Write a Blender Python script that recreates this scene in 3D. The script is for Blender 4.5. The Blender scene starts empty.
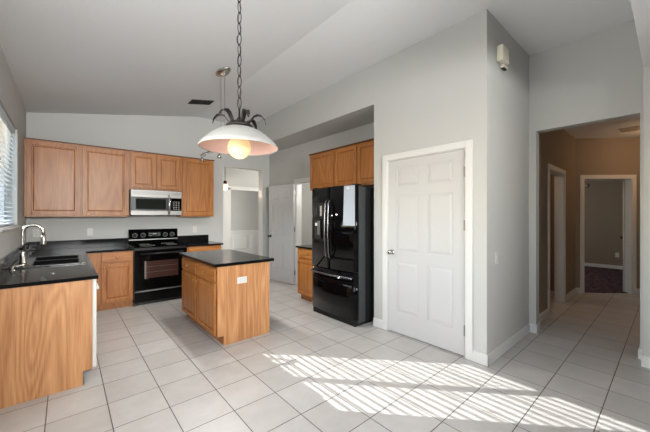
import bpy, bmesh, math, random
from mathutils import Vector, Matrix
random.seed(4)
PI = math.pi
C = bpy.context.scene.collection
scene = bpy.context.scene

# ---------------------------------------------------------------- camera, sky, sun, fill lamps, exposure
EYE = 1.37
cam_d = bpy.data.cameras.new('camera')
cam_d.sensor_width = 36.0
cam_d.lens = 36.0 * 300.0 / 650.0
cam_d.clip_start = 0.05
cam = bpy.data.objects.new('camera', cam_d)
C.objects.link(cam)
cam.location = (0, 0, EYE)
# forward direction is 49.16 degrees from +X towards +Y, i.e. turned -(90-49.16) from +Y
cam.rotation_euler = (PI / 2, 0, -(PI / 2 - math.atan(347.0 / 300.0)))
scene.camera = cam

world = bpy.data.worlds.new('sky')
scene.world = world
world.use_nodes = True
wn = world.node_tree
wn.nodes.clear()
sky = wn.nodes.new('ShaderNodeTexSky')
sky.sky_type = 'NISHITA'
sky.sun_disc = False
sky.sun_elevation = math.radians(25)
sky.sun_rotation = math.radians(-43)
bgn = wn.nodes.new('ShaderNodeBackground')
bgn.inputs['Strength'].default_value = 0.8
wo = wn.nodes.new('ShaderNodeOutputWorld')
wn.links.new(sky.outputs[0], bgn.inputs[0])
wn.links.new(bgn.outputs[0], wo.inputs[0])

sun_d = bpy.data.lights.new('sun', 'SUN')
sun_d.energy = 11.5
sun_d.angle = math.radians(0.24)
sun_d.color = (1.0, 0.98, 0.96)
sun = bpy.data.objects.new('sun', sun_d)
C.objects.link(sun)
sun.rotation_euler = Vector((1.0, -1.08, -0.69)).to_track_quat('-Z', 'Y').to_euler()
sun.location = (-3, 6, 5)


def area(name, loc, direction, sx, sy, power, col=(1, 1, 1)):
    d = bpy.data.lights.new(name, 'AREA')
    d.shape = 'RECTANGLE'
    d.size = sx
    d.size_y = sy
    d.energy = power
    d.color = col
    o = bpy.data.objects.new(name, d)
    C.objects.link(o)
    o.location = loc
    o.rotation_euler = Vector(direction).to_track_quat('-Z', 'Y').to_euler()
    return o


# fill lamps added out of view for daylight, plus a warm side-room light
area('rear_fill', (0.70, -3.45, 2.12), (0.06, 1, 0.03), 1.9, 0.9, 54, (1.0, 0.995, 0.985)).data.spread = math.radians(75)  # added lamp aimed at the kitchen to lift the range wall
area('left_fill', (-0.39, 1.2, 1.5), (1, 0.12, 0.12), 1.75, 1.15, 37, (1.0, 0.995, 0.985))  # added lamp beside the camera, brightens the pantry wall
area('foyer_fill', (6.0, 7.0, 1.6), (-1, 0.1, 0), 1.6, 1.8, 60, (1.0, 0.98, 0.95))
area('dining_fill', (2.2, 9.4, 1.6), (1, 0, 0), 1.2, 1.6, 40, (1.0, 0.98, 0.95))
area('side_room_light', (5.5, 2.2, 2.6), (0, -0.5, -1), 0.5, 0.5, 5, (1.0, 0.6, 0.32))
area('bedroom_fill', (9.0, 3.3, 1.6), (0, -1, 0), 1.2, 1.2, 18, (1.0, 0.93, 0.85))
area('laundry_fill', (4.2, 4.05, 2.2), (0, 1, -0.3), 0.7, 0.6, 14, (1.0, 0.95, 0.9))

vs = scene.view_settings
vs.view_transform = 'Standard'
vs.look = 'None'
vs.gamma = 1.0
vs.use_curve_mapping = False
vs.exposure = 0.36


# ---------------------------------------------------------------- materials
def srgb(r, g, b):
    f = lambda c: c / 12.92 if c <= 0.04045 else ((c + 0.055) / 1.055) ** 2.4
    return (f(r / 255), f(g / 255), f(b / 255), 1)


def mat(name, col, rough=0.5, metal=0.0, spec=0.5, bump=0.0, bscale=60, coat=0.0, emit=None, estr=0.0, trans=0.0):
    m = bpy.data.materials.new(name)
    m.use_nodes = True
    nt = m.node_tree
    p = nt.nodes['Principled BSDF']
    p.inputs['Base Color'].default_value = col
    p.inputs['Roughness'].default_value = rough
    p.inputs['Metallic'].default_value = metal
    p.inputs['Specular IOR Level'].default_value = spec
    p.inputs['Coat Weight'].default_value = coat
    p.inputs['Transmission Weight'].default_value = trans
    if emit:
        p.inputs['Emission Color'].default_value = emit
        p.inputs['Emission Strength'].default_value = estr
    tc = nt.nodes.new('ShaderNodeTexCoord')
    n = nt.nodes.new('ShaderNodeTexNoise')
    n.inputs['Scale'].default_value = bscale
    n.inputs['Detail'].default_value = 3
    nt.links.new(tc.outputs['Object'], n.inputs['Vector'])
    if bump > 0:
        b = nt.nodes.new('ShaderNodeBump')
        b.inputs['Strength'].default_value = bump
        b.inputs['Distance'].default_value = 0.01
        nt.links.new(n.outputs['Fac'], b.inputs['Height'])
        nt.links.new(b.outputs['Normal'], p.inputs['Normal'])
    else:
        mr = nt.nodes.new('ShaderNodeMapRange')
        mr.inputs['To Min'].default_value = max(0.0, rough - 0.03)
        mr.inputs['To Max'].default_value = min(1.0, rough + 0.03)
        nt.links.new(n.outputs['Fac'], mr.inputs['Value'])
        nt.links.new(mr.outputs[0], p.inputs['Roughness'])
    return m


def oak(name, base, dark, horizontal=False, rough=0.38, rings_w=0.42):
    m = bpy.data.materials.new(name)
    m.use_nodes = True
    nt = m.node_tree
    L = nt.links
    p = nt.nodes['Principled BSDF']
    p.inputs['Roughness'].default_value = rough
    p.inputs['Coat Weight'].default_value = 0.03
    p.inputs['Coat Roughness'].default_value = 0.25
    tc = nt.nodes.new('ShaderNodeTexCoord')
    oi = nt.nodes.new('ShaderNodeObjectInfo')
    sep = nt.nodes.new('ShaderNodeSeparateXYZ')
    L.new(tc.outputs['Object'], sep.inputs[0])

    def mth(op, a, b):
        n = nt.nodes.new('ShaderNodeMath')
        n.operation = op
        for i, v in enumerate((a, b)):
            if isinstance(v, (int, float)):
                n.inputs[i].default_value = v
            else:
                L.new(v, n.inputs[i])
        return n.outputs[0]
    across = mth('ADD', sep.outputs['X'], sep.outputs['Y'])
    along = sep.outputs['Z']
    if horizontal:
        across, along = along, across
    rnd = mth('MULTIPLY', oi.outputs['Random'], 7.3)
    comb = nt.nodes.new('ShaderNodeCombineXYZ')
    L.new(across, comb.inputs[0])
    L.new(mth('MULTIPLY', along, 0.10), comb.inputs[1])
    L.new(rnd, comb.inputs[2])
    # cathedral figure: rings of a slow noise stretched along the board
    n1 = nt.nodes.new('ShaderNodeTexNoise')
    n1.inputs['Scale'].default_value = 4.2
    n1.inputs['Detail'].default_value = 1.5
    n1.inputs['Distortion'].default_value = 0.4
    L.new(comb.outputs[0], n1.inputs['Vector'])
    rings = mth('PINGPONG', mth('MULTIPLY', n1.outputs['Fac'], 14.0), 0.5)
    # fine pores
    comb2 = nt.nodes.new('ShaderNodeCombineXYZ')
    L.new(across, comb2.inputs[0])
    L.new(mth('MULTIPLY', along, 0.035), comb2.inputs[1])
    L.new(rnd, comb2.inputs[2])
    n2 = nt.nodes.new('ShaderNodeTexNoise')
    n2.inputs['Scale'].default_value = 120
    n2.inputs['Detail'].default_value = 3
    L.new(comb2.outputs[0], n2.inputs['Vector'])
    n3 = nt.nodes.new('ShaderNodeTexNoise')
    n3.inputs['Scale'].default_value = 9
    n3.inputs['Detail'].default_value = 2
    L.new(comb2.outputs[0], n3.inputs['Vector'])
    fac = mth('ADD', mth('MULTIPLY', rings, rings_w), mth('MULTIPLY', n2.outputs['Fac'], 0.55))
    fac = mth('ADD', fac, mth('MULTIPLY', n3.outputs['Fac'], 0.4))
    cr = nt.nodes.new('ShaderNodeValToRGB')
    cr.color_ramp.elements[0].position = 0.38
    cr.color_ramp.elements[0].color = dark
    cr.color_ramp.elements[1].position = 0.85
    cr.color_ramp.elements[1].color = base
    L.new(fac, cr.inputs[0])
    L.new(cr.outputs[0], p.inputs['Base Color'])
    b = nt.nodes.new('ShaderNodeBump')
    b.inputs['Strength'].default_value = 0.08
    b.inputs['Distance'].default_value = 0.003
    L.new(n2.outputs['Fac'], b.inputs['Height'])
    L.new(b.outputs[0], p.inputs['Normal'])
    return m


def granite():
    m = bpy.data.materials.new('black_granite')
    m.use_nodes = True
    nt = m.node_tree
    L = nt.links
    p = nt.nodes['Principled BSDF']
    p.inputs['Roughness'].default_value = 0.14
    p.inputs['Specular IOR Level'].default_value = 0.14
    tc = nt.nodes.new('ShaderNodeTexCoord')
    n = nt.nodes.new('ShaderNodeTexNoise')
    n.inputs['Scale'].default_value = 210
    n.inputs['Detail'].default_value = 4
    L.new(tc.outputs['Object'], n.inputs['Vector'])
    cr = nt.nodes.new('ShaderNodeValToRGB')
    e = cr.color_ramp.elements
    e[0].position = 0.56
    e[0].color = srgb(14, 15, 15)
    e[1].position = 0.76
    e[1].color = srgb(62, 62, 64)
    L.new(n.outputs['Fac'], cr.inputs[0])
    L.new(cr.outputs[0], p.inputs['Base Color'])
    return m


def tile():
    m = bpy.data.materials.new('floor_tile')
    m.use_nodes = True
    nt = m.node_tree
    L = nt.links
    p = nt.nodes['Principled BSDF']
    tc = nt.nodes.new('ShaderNodeTexCoord')
    mp = nt.nodes.new('ShaderNodeMapping')
    mp.inputs['Location'].default_value = (0.101 + 0.333 * 30, -0.325 + 0.338 * 30, 0)
    L.new(tc.outputs['Object'], mp.inputs['Vector'])
    br = nt.nodes.new('ShaderNodeTexBrick')
    br.offset = 0
    br.squash = 1
    br.inputs['Scale'].default_value = 1
    br.inputs['Brick Width'].default_value = 0.333
    br.inputs['Row Height'].default_value = 0.338
    br.inputs['Mortar Size'].default_value = 0.0035
    br.inputs['Mortar Smooth'].default_value = 0.3
    br.inputs['Bias'].default_value = 0
    br.inputs['Color1'].default_value = srgb(188, 186, 183)
    br.inputs['Color2'].default_value = srgb(180, 177, 173)
    br.inputs['Mortar'].default_value = srgb(84, 79, 76)
    L.new(mp.outputs[0], br.inputs['Vector'])
    n = nt.nodes.new('ShaderNodeTexNoise')
    n.inputs['Scale'].default_value = 5
    n.inputs['Detail'].default_value = 6
    n.inputs['Roughness'].default_value = 0.62
    L.new(tc.outputs['Object'], n.inputs['Vector'])
    cr = nt.nodes.new('ShaderNodeValToRGB')
    cr.color_ramp.elements[0].position = 0.3
    cr.color_ramp.elements[0].color = (0.86, 0.855, 0.85, 1)
    cr.color_ramp.elements[1].position = 0.7
    cr.color_ramp.elements[1].color = (1.05, 1.04, 1.03, 1)
    L.new(n.outputs['Fac'], cr.inputs[0])
    mx = nt.nodes.new('ShaderNodeMix')
    mx.data_type = 'RGBA'
    mx.blend_type = 'MULTIPLY'
    mx.inputs[0].default_value = 0.8
    L.new(br.outputs['Color'], mx.inputs[6])
    L.new(cr.outputs[0], mx.inputs[7])
    L.new(mx.outputs[2], p.inputs['Base Color'])
    mr = nt.nodes.new('ShaderNodeMapRange')
    mr.inputs['To Min'].default_value = 0.27
    mr.inputs['To Max'].default_value = 0.42
    L.new(n.outputs['Fac'], mr.inputs['Value'])
    L.new(mr.outputs[0], p.inputs['Roughness'])
    b = nt.nodes.new('ShaderNodeBump')
    b.inputs['Strength'].default_value = 0.5
    b.inputs['Distance'].default_value = 0.002
    b.invert = True
    L.new(br.outputs['Fac'], b.inputs['Height'])
    L.new(b.outputs[0], p.inputs['Normal'])
    return m


def carpet_mat():
    m = bpy.data.materials.new('carpet')
    m.use_nodes = True
    nt = m.node_tree
    L = nt.links
    p = nt.nodes['Principled BSDF']
    p.inputs['Roughness'].default_value = 1
    p.inputs['Specular IOR Level'].default_value = 0.1
    tc = nt.nodes.new('ShaderNodeTexCoord')
    n = nt.nodes.new('ShaderNodeTexNoise')
    n.inputs['Scale'].default_value = 14
    n.inputs['Detail'].default_value = 6
    L.new(tc.outputs['Object'], n.inputs['Vector'])
    cr = nt.nodes.new('ShaderNodeValToRGB')
    cr.color_ramp.elements[0].position = 0.35
    cr.color_ramp.elements[0].color = srgb(62, 46, 54)
    cr.color_ramp.elements[1].position = 0.7
    cr.color_ramp.elements[1].color = srgb(104, 82, 88)
    L.new(n.outputs['Fac'], cr.inputs[0])
    L.new(cr.outputs[0], p.inputs['Base Color'])
    b = nt.nodes.new('ShaderNodeBump')
    b.inputs['Strength'].default_value = 1
    b.inputs['Distance'].default_value = 0.02
    L.new(n.outputs['Fac'], b.inputs['Height'])
    L.new(b.outputs[0], p.inputs['Normal'])
    return m


M = {}
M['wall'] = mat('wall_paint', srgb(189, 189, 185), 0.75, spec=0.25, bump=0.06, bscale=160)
M['dim_wall'] = mat('dimmed_wall_paint', srgb(142, 130, 116), 0.8, spec=0.2, bump=0.06, bscale=160)  # wall paint darkened to stand for weaker light in the hall
M['ceiling'] = mat('ceiling_paint', srgb(224, 225, 225), 0.9, spec=0.1, bump=0.25, bscale=45)
M['white'] = mat('white_trim', srgb(212, 212, 209), 0.38, spec=0.4)
M['door_white'] = mat('white_door_paint', srgb(192, 192, 191), 0.42, spec=0.4)
M['oak'] = oak('oak_vertical', srgb(184, 124, 64), srgb(144, 86, 38))
M['oak_h'] = oak('oak_horizontal', srgb(184, 124, 64), srgb(144, 86, 38), True)
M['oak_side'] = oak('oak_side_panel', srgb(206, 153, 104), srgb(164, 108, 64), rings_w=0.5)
M['oak_dark'] = oak('oak_recess', srgb(120, 76, 44), srgb(90, 54, 30))
M['crown'] = mat('dark_wood_edge', srgb(96, 58, 38), 0.45)
M['granite'] = granite()
M['tile'] = tile()
M['carpet'] = carpet_mat()
M['black'] = mat('gloss_black', srgb(5, 5, 6), 0.05, spec=0.16)
M['black_satin'] = mat('satin_black', srgb(20, 20, 21), 0.3)
M['black_matte'] = mat('matte_black', srgb(12, 12, 12), 0.7)
M['rack'] = mat('dim_rack_metal', srgb(104, 92, 86), 0.4)
M['pale_sheet'] = mat('pale_sheet_surface', srgb(160, 168, 178), 0.6)
M['dark_metal'] = mat('dark_polished_metal', srgb(120, 120, 124), 0.22, metal=0.9)
M['fridge_side'] = mat('fridge_side_enamel', srgb(58, 61, 63), 0.45, spec=0.5, bump=0.05, bscale=300)
M['steel'] = mat('brushed_steel', srgb(142, 141, 138), 0.4, metal=0.9)
M['chrome'] = mat('chrome', srgb(215, 215, 215), 0.12, metal=1.0)
M['nickel'] = mat('satin_nickel', srgb(190, 186, 178), 0.25, metal=1.0)
M['iron'] = mat('dark_iron', srgb(48, 44, 42), 0.4, metal=0.7)
M['brass'] = mat('aged_brass_knob', srgb(190, 150, 92), 0.3, metal=0.8)
M['darkglass'] = mat('dark_oven_glass', srgb(58, 40, 36), 0.06, spec=0.8)
M['microglass'] = mat('microwave_glass', srgb(22, 30, 28), 0.05, spec=0.9)
M['shade'] = mat('white_enamel_shade', srgb(150, 149, 146), 0.45)
M['shade_in'] = mat('blush_inner_shade', srgb(206, 172, 160), 0.5)
M['bulb'] = mat('lit_globe', srgb(190, 172, 130), 0.4, emit=(1.0, 0.72, 0.36, 1), estr=0.46)
M['lantern'] = mat('lit_lantern', srgb(255, 226, 190), 0.4, emit=(1.0, 0.62, 0.38, 1), estr=0.9)
M['blind'] = mat('white_blind', srgb(205, 214, 220), 0.5)
M['plastic'] = mat('white_plastic', srgb(208, 206, 200), 0.4)
M['plastic_dim'] = mat('outlet_slots', srgb(150, 146, 138), 0.5)
M['cream'] = mat('cream_plastic', srgb(222, 218, 200), 0.45)
M['sill'] = mat('marble_sill', srgb(188, 186, 184), 0.2, spec=0.5)
M['appliance_edge'] = mat('white_appliance', srgb(214, 214, 208), 0.4)
M['vent_black'] = mat('vent_dark', srgb(26, 25, 25), 0.6)
M['marking'] = mat('panel_marking', srgb(150, 150, 150), 0.5)
M['display'] = mat('dim_display', srgb(46, 52, 52), 0.15)
M['basin'] = mat('black_composite', srgb(16, 16, 17), 0.12)
M['brown_door'] = mat('brown_door', srgb(120, 84, 60), 0.5)
M['door_beige'] = mat('laundry_door_paint', srgb(206, 200, 192), 0.5)
gl = mat('clear_glass', (1, 1, 1, 1), 0.0, trans=1.0)
gl.node_tree.nodes['Principled BSDF'].inputs['IOR'].default_value = 1.45
for lk in list(gl.node_tree.links):
    if lk.to_socket.name == 'Roughness':
        gl.node_tree.links.remove(lk)
# thin window glass: mostly straight-through light with a faint reflection
gnt = gl.node_tree
_out = [n for n in gnt.nodes if n.type == 'OUTPUT_MATERIAL'][0]
_tr = gnt.nodes.new('ShaderNodeBsdfTransparent')
_tr.inputs[0].default_value = (0.96, 0.97, 0.97, 1)
_gs = gnt.nodes.new('ShaderNodeBsdfGlossy')
_gs.inputs['Roughness'].default_value = 0.02
_ms = gnt.nodes.new('ShaderNodeMixShader')
_ms.inputs[0].default_value = 0.06
gnt.links.new(_tr.outputs[0], _ms.inputs[1])
gnt.links.new(_gs.outputs[0], _ms.inputs[2])
gnt.links.new(_ms.outputs[0], _out.inputs[0])
M['glass'] = gl


# ---------------------------------------------------------------- mesh helpers
class MB:
    def __init__(self):
        self.bm = bmesh.new()
        self.smooth = False

    def _face(self, vs):
        try:
            return self.bm.faces.new(vs)
        except ValueError:
            return None

    def box(self, x0, x1, y0, y1, z0, z1, bev=0.0, seg=2):
        if x0 > x1: x0, x1 = x1, x0
        if y0 > y1: y0, y1 = y1, y0
        if z0 > z1: z0, z1 = z1, z0
        v = [self.bm.verts.new(p) for p in ((x0, y0, z0), (x1, y0, z0), (x1, y1, z0), (x0, y1, z0),
                                            (x0, y0, z1), (x1, y0, z1), (x1, y1, z1), (x0, y1, z1))]
        fs = [self._face([v[i] for i in q]) for q in ((3, 2, 1, 0), (4, 5, 6, 7), (0, 1, 5, 4), (1, 2, 6, 5), (2, 3, 7, 6), (3, 0, 4, 7))]
        if bev > 0:
            es = set(e for f in fs for e in f.edges)
            bmesh.ops.bevel(self.bm, geom=list(es), offset=bev, segments=seg, affect='EDGES', profile=0.5)
        return self

    def prism(self, pts, axis, a0, a1):
        """extrude a polygon of 2D points along an axis ('x': pts=(y,z), 'y': pts=(x,z), 'z': pts=(x,y))"""
        def P(p, a):
            return {'x': (a, p[0], p[1]), 'y': (p[0], a, p[1]), 'z': (p[0], p[1], a)}[axis]
        A = [self.bm.verts.new(P(p, a0)) for p in pts]
        B = [self.bm.verts.new(P(p, a1)) for p in pts]
        self._face(A[::-1])
        self._face(B)
        n = len(pts)
        for i in range(n):
            self._face([A[i], A[(i + 1) % n], B[(i + 1) % n], B[i]])
        return self

    def frustum(self, x0, x1, z0, z1, yb, yt, inset):
        """raised panel standing on plane y=yb, top at y=yt"""
        o = [self.bm.verts.new(p) for p in ((x0, yb, z0), (x1, yb, z0), (x1, yb, z1), (x0, yb, z1))]
        i = [self.bm.verts.new(p) for p in ((x0 + inset, yt, z0 + inset), (x1 - inset, yt, z0 + inset), (x1 - inset, yt, z1 - inset), (x0 + inset, yt, z1 - inset))]
        self._face(i)
        self._face(o[::-1])
        for k in range(4):
            self._face([o[k], o[(k + 1) % 4], i[(k + 1) % 4], i[k]])
        return self

    def cyl(self, p0, p1, r0, r1=None, seg=20):
        r1 = r0 if r1 is None else r1
        return self.tube([p0, p1], [r0, r1], seg)

    def tube(self, pts, r, seg=10, closed=False, flat=None):
        pts = [Vector(p) for p in pts]
        n = len(pts)
        rs = r if isinstance(r, (list, tuple)) else [r] * n
        rings = []
        prev = None
        for i, p in enumerate(pts):
            if closed:
                t = pts[(i + 1) % n] - pts[i - 1]
            else:
                t = pts[min(i + 1, n - 1)] - pts[max(i - 1, 0)]
            t.normalize()
            if prev is None:
                u = Vector((0, 0, 1)) if abs(t.z) < 0.9 else Vector((1, 0, 0))
                u = (u - t * u.dot(t)).normalized()
            else:
                u = (prev - t * prev.dot(t))
                u = u.normalized() if u.length > 1e-6 else prev
            prev = u
            w = t.cross(u)
            ring = []
            for k in range(seg):
                a = 2 * PI * k / seg
                fu, fw = (1, 1) if flat is None else flat
                ring.append(self.bm.verts.new(p + (u * math.cos(a) * fu + w * math.sin(a) * fw) * rs[i]))
            rings.append(ring)
        m = n if closed else n - 1
        for i in range(m):
            A, B = rings[i], rings[(i + 1) % n]
            for k in range(seg):
                f = self._face([A[k], A[(k + 1) % seg], B[(k + 1) % seg], B[k]])
                if f: f.smooth = True
        if not closed:
            self._face(rings[0][::-1])
            self._face(rings[-1])
        return self

    def lathe(self, prof, cx=0, cy=0, cz=0, seg=48, axis='z'):
        """prof = [(r, h)]; spun about an axis through (cx,cy,cz)"""
        rings = []
        for r, h in prof:
            if r < 1e-6:
                p = {'z': (cx, cy, cz + h), 'y': (cx, cy + h, cz), 'x': (cx + h, cy, cz)}[axis]
                rings.append([self.bm.verts.new(p)])
                continue
            ring = []
            for k in range(seg):
                a = 2 * PI * k / seg
                c, s = r * math.cos(a), r * math.sin(a)
                ring.append(self.bm.verts.new({'z': (cx + c, cy + s, cz + h), 'y': (cx + c, cy + h, cz + s), 'x': (cx + h, cy + c, cz + s)}[axis]))
            rings.append(ring)
        for A, B in zip(rings, rings[1:]):
            for k in range(seg):
                a = A[k % len(A)]; b = A[(k + 1) % len(A)]
                c = B[(k + 1) % len(B)]; d = B[k % len(B)]
                vs = []
                for v in (a, b, c, d):
                    if v not in vs: vs.append(v)
                if len(vs) > 2:
                    f = self._face(vs)
                    if f: f.smooth = True
        return self

    def sphere(self, c, r, sx=1, sy=1, sz=1, seg=32):
        prof = []
        n = seg // 2
        for i in range(n + 1):
            a = -PI / 2 + PI * i / n
            prof.append((max(0.0, r * math.cos(a)) if 0 < i < n else 0.0, r * math.sin(a)))
        st = len(self.bm.verts)
        self.lathe(prof, 0, 0, 0, seg)
        self.bm.verts.ensure_lookup_table()
        for v in self.bm.verts[st:]:
            v.co = Vector((v.co.x * sx + c[0], v.co.y * sy + c[1], v.co.z * sz + c[2]))
        return self

    def build(self, name, m, parent=None, bevel=0.0, seg=2):
        bmesh.ops.recalc_face_normals(self.bm, faces=self.bm.faces)
        me = bpy.data.meshes.new(name)
        self.bm.to_mesh(me)
        self.bm.free()
        me.materials.append(m)
        o = bpy.data.objects.new(name, me)
        C.objects.link(o)
        if parent is not None:
            o.parent = parent
        if bevel > 0:
            md = o.modifiers.new('bevel', 'BEVEL')
            md.width = bevel
            md.segments = seg
            md.limit_method = 'ANGLE'
            md.angle_limit = math.radians(40)
        return o


def thing(name, label, cat, loc=(0, 0, 0), rz=0.0, group=None):
    o = bpy.data.objects.new(name, None)
    o.empty_display_size = 0.1
    C.objects.link(o)
    o.location = loc
    o.rotation_euler = (0, 0, rz)
    o['label'] = label
    o['category'] = cat
    if group: o['group'] = group
    return o


def tag(o, label, cat, group=None):
    o['label'] = label
    o['category'] = cat
    if group: o['group'] = group
    return o


def struct(name, mb, m, parent=None, bevel=0.0):
    o = mb.build(name, m, parent, bevel)
    if parent is None:
        o['kind'] = 'structure'
    return o


def sroot(name, loc=(0, 0, 0), rz=0.0):
    o = bpy.data.objects.new(name, None)
    C.objects.link(o)
    o.location = loc
    o.rotation_euler = (0, 0, rz)
    o['kind'] = 'structure'
    return o


# ---------------------------------------------------------------- the room shell
WX = -0.42      # window wall face
RY = 5.95       # range wall face
PX = 2.92       # pantry wall face
AX = 3.48       # alcove rear wall face
CZ = 3.27       # flat ceiling
LZ = 2.83       # ceiling at the window wall
CX = 1.91       # crease
NY = 1.11       # recess wall face
HX = 4.16       # recess rear wall face
HZ = 2.74       # hall ceiling

struct('floor', MB().box(-0.6, 11.0, -3.7, 11.2, -0.12, 0.0), M['tile'])

prof = [(-0.57, LZ), (WX, LZ), (CX, CZ), (4.28, CZ), (4.28, CZ + 0.14), (CX, CZ + 0.14), (-0.57, LZ + 0.14)]
struct('ceiling', MB().prism(prof, 'y', -3.62, 6.11), M['ceiling'])
struct('ceiling_soffit', MB().box(2.0, 4.28, -3.6, 0.17, 2.72, CZ), M['ceiling'])
struct('ceiling_alcove', MB().box(PX, AX + 0.12, 2.44, RY, 2.77, CZ), M['wall'])
struct('ceiling_hall', MB().box(4.28, 10.9, -1.4, 3.7, HZ, HZ + 0.1), M['ceiling'])
struct('ceiling_laundry', MB().box(3.6, 5.0, 3.9, RY, 2.5, 2.6), M['ceiling'])
struct('ceiling_foyer', MB().box(1.5, 7.2, 6.11, 11.1, HZ, HZ + 0.1), M['ceiling'])

# window wall with the sink window and an added opening for the left fill lamp
WY0, WY1, WZ0, WZ1 = 3.56, 4.92, 1.27, 2.36
w = MB()
w.box(-0.57, WX, WY1, 6.11, 0, LZ)
w.box(-0.57, WX, WY0, WY1, 0, WZ0)
w.box(-0.57, WX, WY0, WY1, WZ1, LZ)
w.box(-0.57, WX, 2.1, WY0, 0, LZ)
w.box(-0.57, WX, 0.3, 2.1, 0, 0.9)
w.box(-0.57, WX, 0.3, 2.1, 2.1, LZ)
w.box(-0.57, WX, -0.1, 0.3, 0, LZ)
w.box(-0.57, WX, -3.6, -0.1, 0, LZ)
struct('wall_left', w, M['wall'])
w = MB()
w.box(WX, 2.41, RY, 6.11, 0, 2.385)
w.box(3.31, AX + 0.12, RY, 6.11, 0, 2.385)
w.prism([(WX, 2.385), (3.6, 2.385), (3.6, CZ), (CX, CZ), (WX, LZ)], 'y', RY, 6.11)
struct('wall_back', w, M['wall'])
w = MB()
w.box(WX, -0.3, -3.72, -3.6, 0, LZ)
w.box(-0.3, 1.7, -3.72, -3.6, 0, 1.6)
w.box(-0.3, 1.7, -3.72, -3.6, 2.65, LZ)
w.box(1.7, 4.28, -3.72, -3.6, 0, LZ)
w.prism([(WX, LZ), (4.28, LZ), (4.28, CZ), (CX, CZ)], 'y', -3.72, -3.6)
struct('wall_behind_camera', w, M['dim_wall'])  # unseen rear wall in the darkened paint, keeps its reflection low
struct('added_rear_carpet', MB().box(WX, 3.98, -3.6, -0.9, 0.0, 0.012), M['carpet'])  # unseen dark carpet added to cut bounce and reflections
# pantry block
DY0, DY1, DZ = 1.295, 2.235, 2.035
w = MB()
w.box(PX, PX + 0.12, NY, DY0, 0, CZ)
w.box(PX, PX + 0.12, DY1, 2.44, 0, CZ)
w.box(PX, PX + 0.12, DY0, DY1, DZ, CZ)
w.box(PX + 0.12, AX, 2.32, 2.44, 0, CZ)
w.box(PX + 0.12, HX, NY, NY + 0.12, 0, CZ)
struct('wall_pantry', w, M['wall'])
w = MB()
PY0, PY1 = 4.10, 4.90
w.box(AX, AX + 0.12, NY + 0.12, 2.44, 0, CZ)
w.box(AX, AX + 0.12, 2.44, PY0, 0, 2.77)
w.box(AX, AX + 0.12, PY1, RY, 0, 2.77)
w.box(AX, AX + 0.12, PY0, PY1, DZ, 2.77)
struct('wall_alcove', w, M['wall'])
# recess rear wall with the hall opening
w = MB()
w.box(HX, HX + 0.12, 0.17, 0.20, 0, CZ)
w.box(HX, HX + 0.12, 1.04, NY + 0.13, 0, CZ)
w.box(HX, HX + 0.12, 0.20, 1.04, 2.36, CZ)
struct('wall_recess', w, M['wall'])
struct('wall_right', MB().box(3.98, 4.28, -3.6, 0.17, 0, 2.72), M['wall'])

# hall
HY = 1.12
w = MB()
w.box(4.28, 5.08, HY, HY + 0.12, 0, HZ)
w.box(5.08, 5.96, HY, HY + 0.12, 2.03, HZ)
w.box(5.96, 6.84, HY, HY + 0.12, 0, HZ)
w.box(4.5, 4.6, HY + 0.12, 3.1, 0, HZ)
w.box(4.6, 6.74, 3.0, 3.1, 0, HZ)
struct('wall_hall_left', w, M['dim_wall'])
struct('wall_hall_right', MB().box(4.28, 9.4, -1.35, -1.23, 0, HZ), M['dim_wall'])
DG = 7.96       # diagonal wall lies on X + Y = DG
dg = sroot('wall_diagonal', (6.84, 1.12, 0), -PI / 4)   # local x runs along the wall, local +y into the bedroom
s0, s1 = 0.135, 0.935
w = MB()
w.box(0, s0, 0, 0.12, 0, HZ)
w.box(s1, 3.3, 0, 0.12, 0, HZ)
w.box(s0, s1, 0, 0.12, 2.03, HZ)
w.build('wall_surface', M['dim_wall'], dg)
w = MB()
w.box(10.7, 10.82, -1.3, 3.6, 0, HZ)
w.box(6.74, 10.7, 3.5, 3.6, 0, HZ)
w.box(6.74, 6.84, HY + 0.12, 3.5, 0, HZ)
w.box(9.3, 10.7, -1.3, -1.23, 0, HZ)
struct('wall_bedroom', w, M['dim_wall'])
struct('floor_carpet', MB().prism([(6.90, 1.24), (6.90, 1.15), (9.25, -1.2), (10.7, -1.2), (10.7, 3.5), (6.90, 3.5)], 'z', 0.0, 0.012), M['carpet'])
# laundry
w = MB()
w.box(3.6, 5.0, 3.8, 3.9, 0, 2.6)
w.box(4.9, 5.0, 3.9, RY, 0, 2.5)
w.box(3.6, 5.0, RY, 6.05, 0, 2.6)
struct('wall_laundry', w, M['wall'])
# foyer and dining room
w = MB()
w.box(1.5, 1.6, 6.11, 11, 0, HZ)
w.box(7.0, 7.1, 6.0, 11, 0, HZ)
w.box(1.5, 7.1, 10.0, 10.1, 0, HZ)
w.box(3.6, 7.0, 6.0, 6.11, 0, HZ)
w.box(1.6, 3.43, 8.0, 8.12, 0, HZ)
w.box(3.43, 5.6, 8.0, 8.12, 2.15, HZ)
w.box(5.6, 7.0, 8.0, 8.12, 0, HZ)
struct('wall_foyer', w, M['wall'])
t = struct('trim_1', MB().box(3.22, 3.45, 7.96, 8.0, 0, 2.14).box(3.22, 5.7, 7.96, 8.0, 2.10, 2.2), M['white'])
# wainscot of the dining room
w = MB()
w.box(1.6, 7.0, 9.97, 10.0, 0.0, 0.80)
w.box(1.6, 7.0, 9.93, 10.0, 0.80, 0.86)
for k in range(8):
    w.frustum(1.75 + k * 0.66, 2.3 + k * 0.66, 0.2, 0.7, 9.97, 9.955, 0.03)
struct('trim_2', w, M['white'])


struct('lit_jamb_lining', MB().box(3.298, 3.312, RY - 0.001, 6.112, 0, 2.384).box(2.408, 2.422, RY - 0.001, 6.112, 0, 2.384), M['white'])  # white lining puts foyer light on the bare jambs into colour

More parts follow.
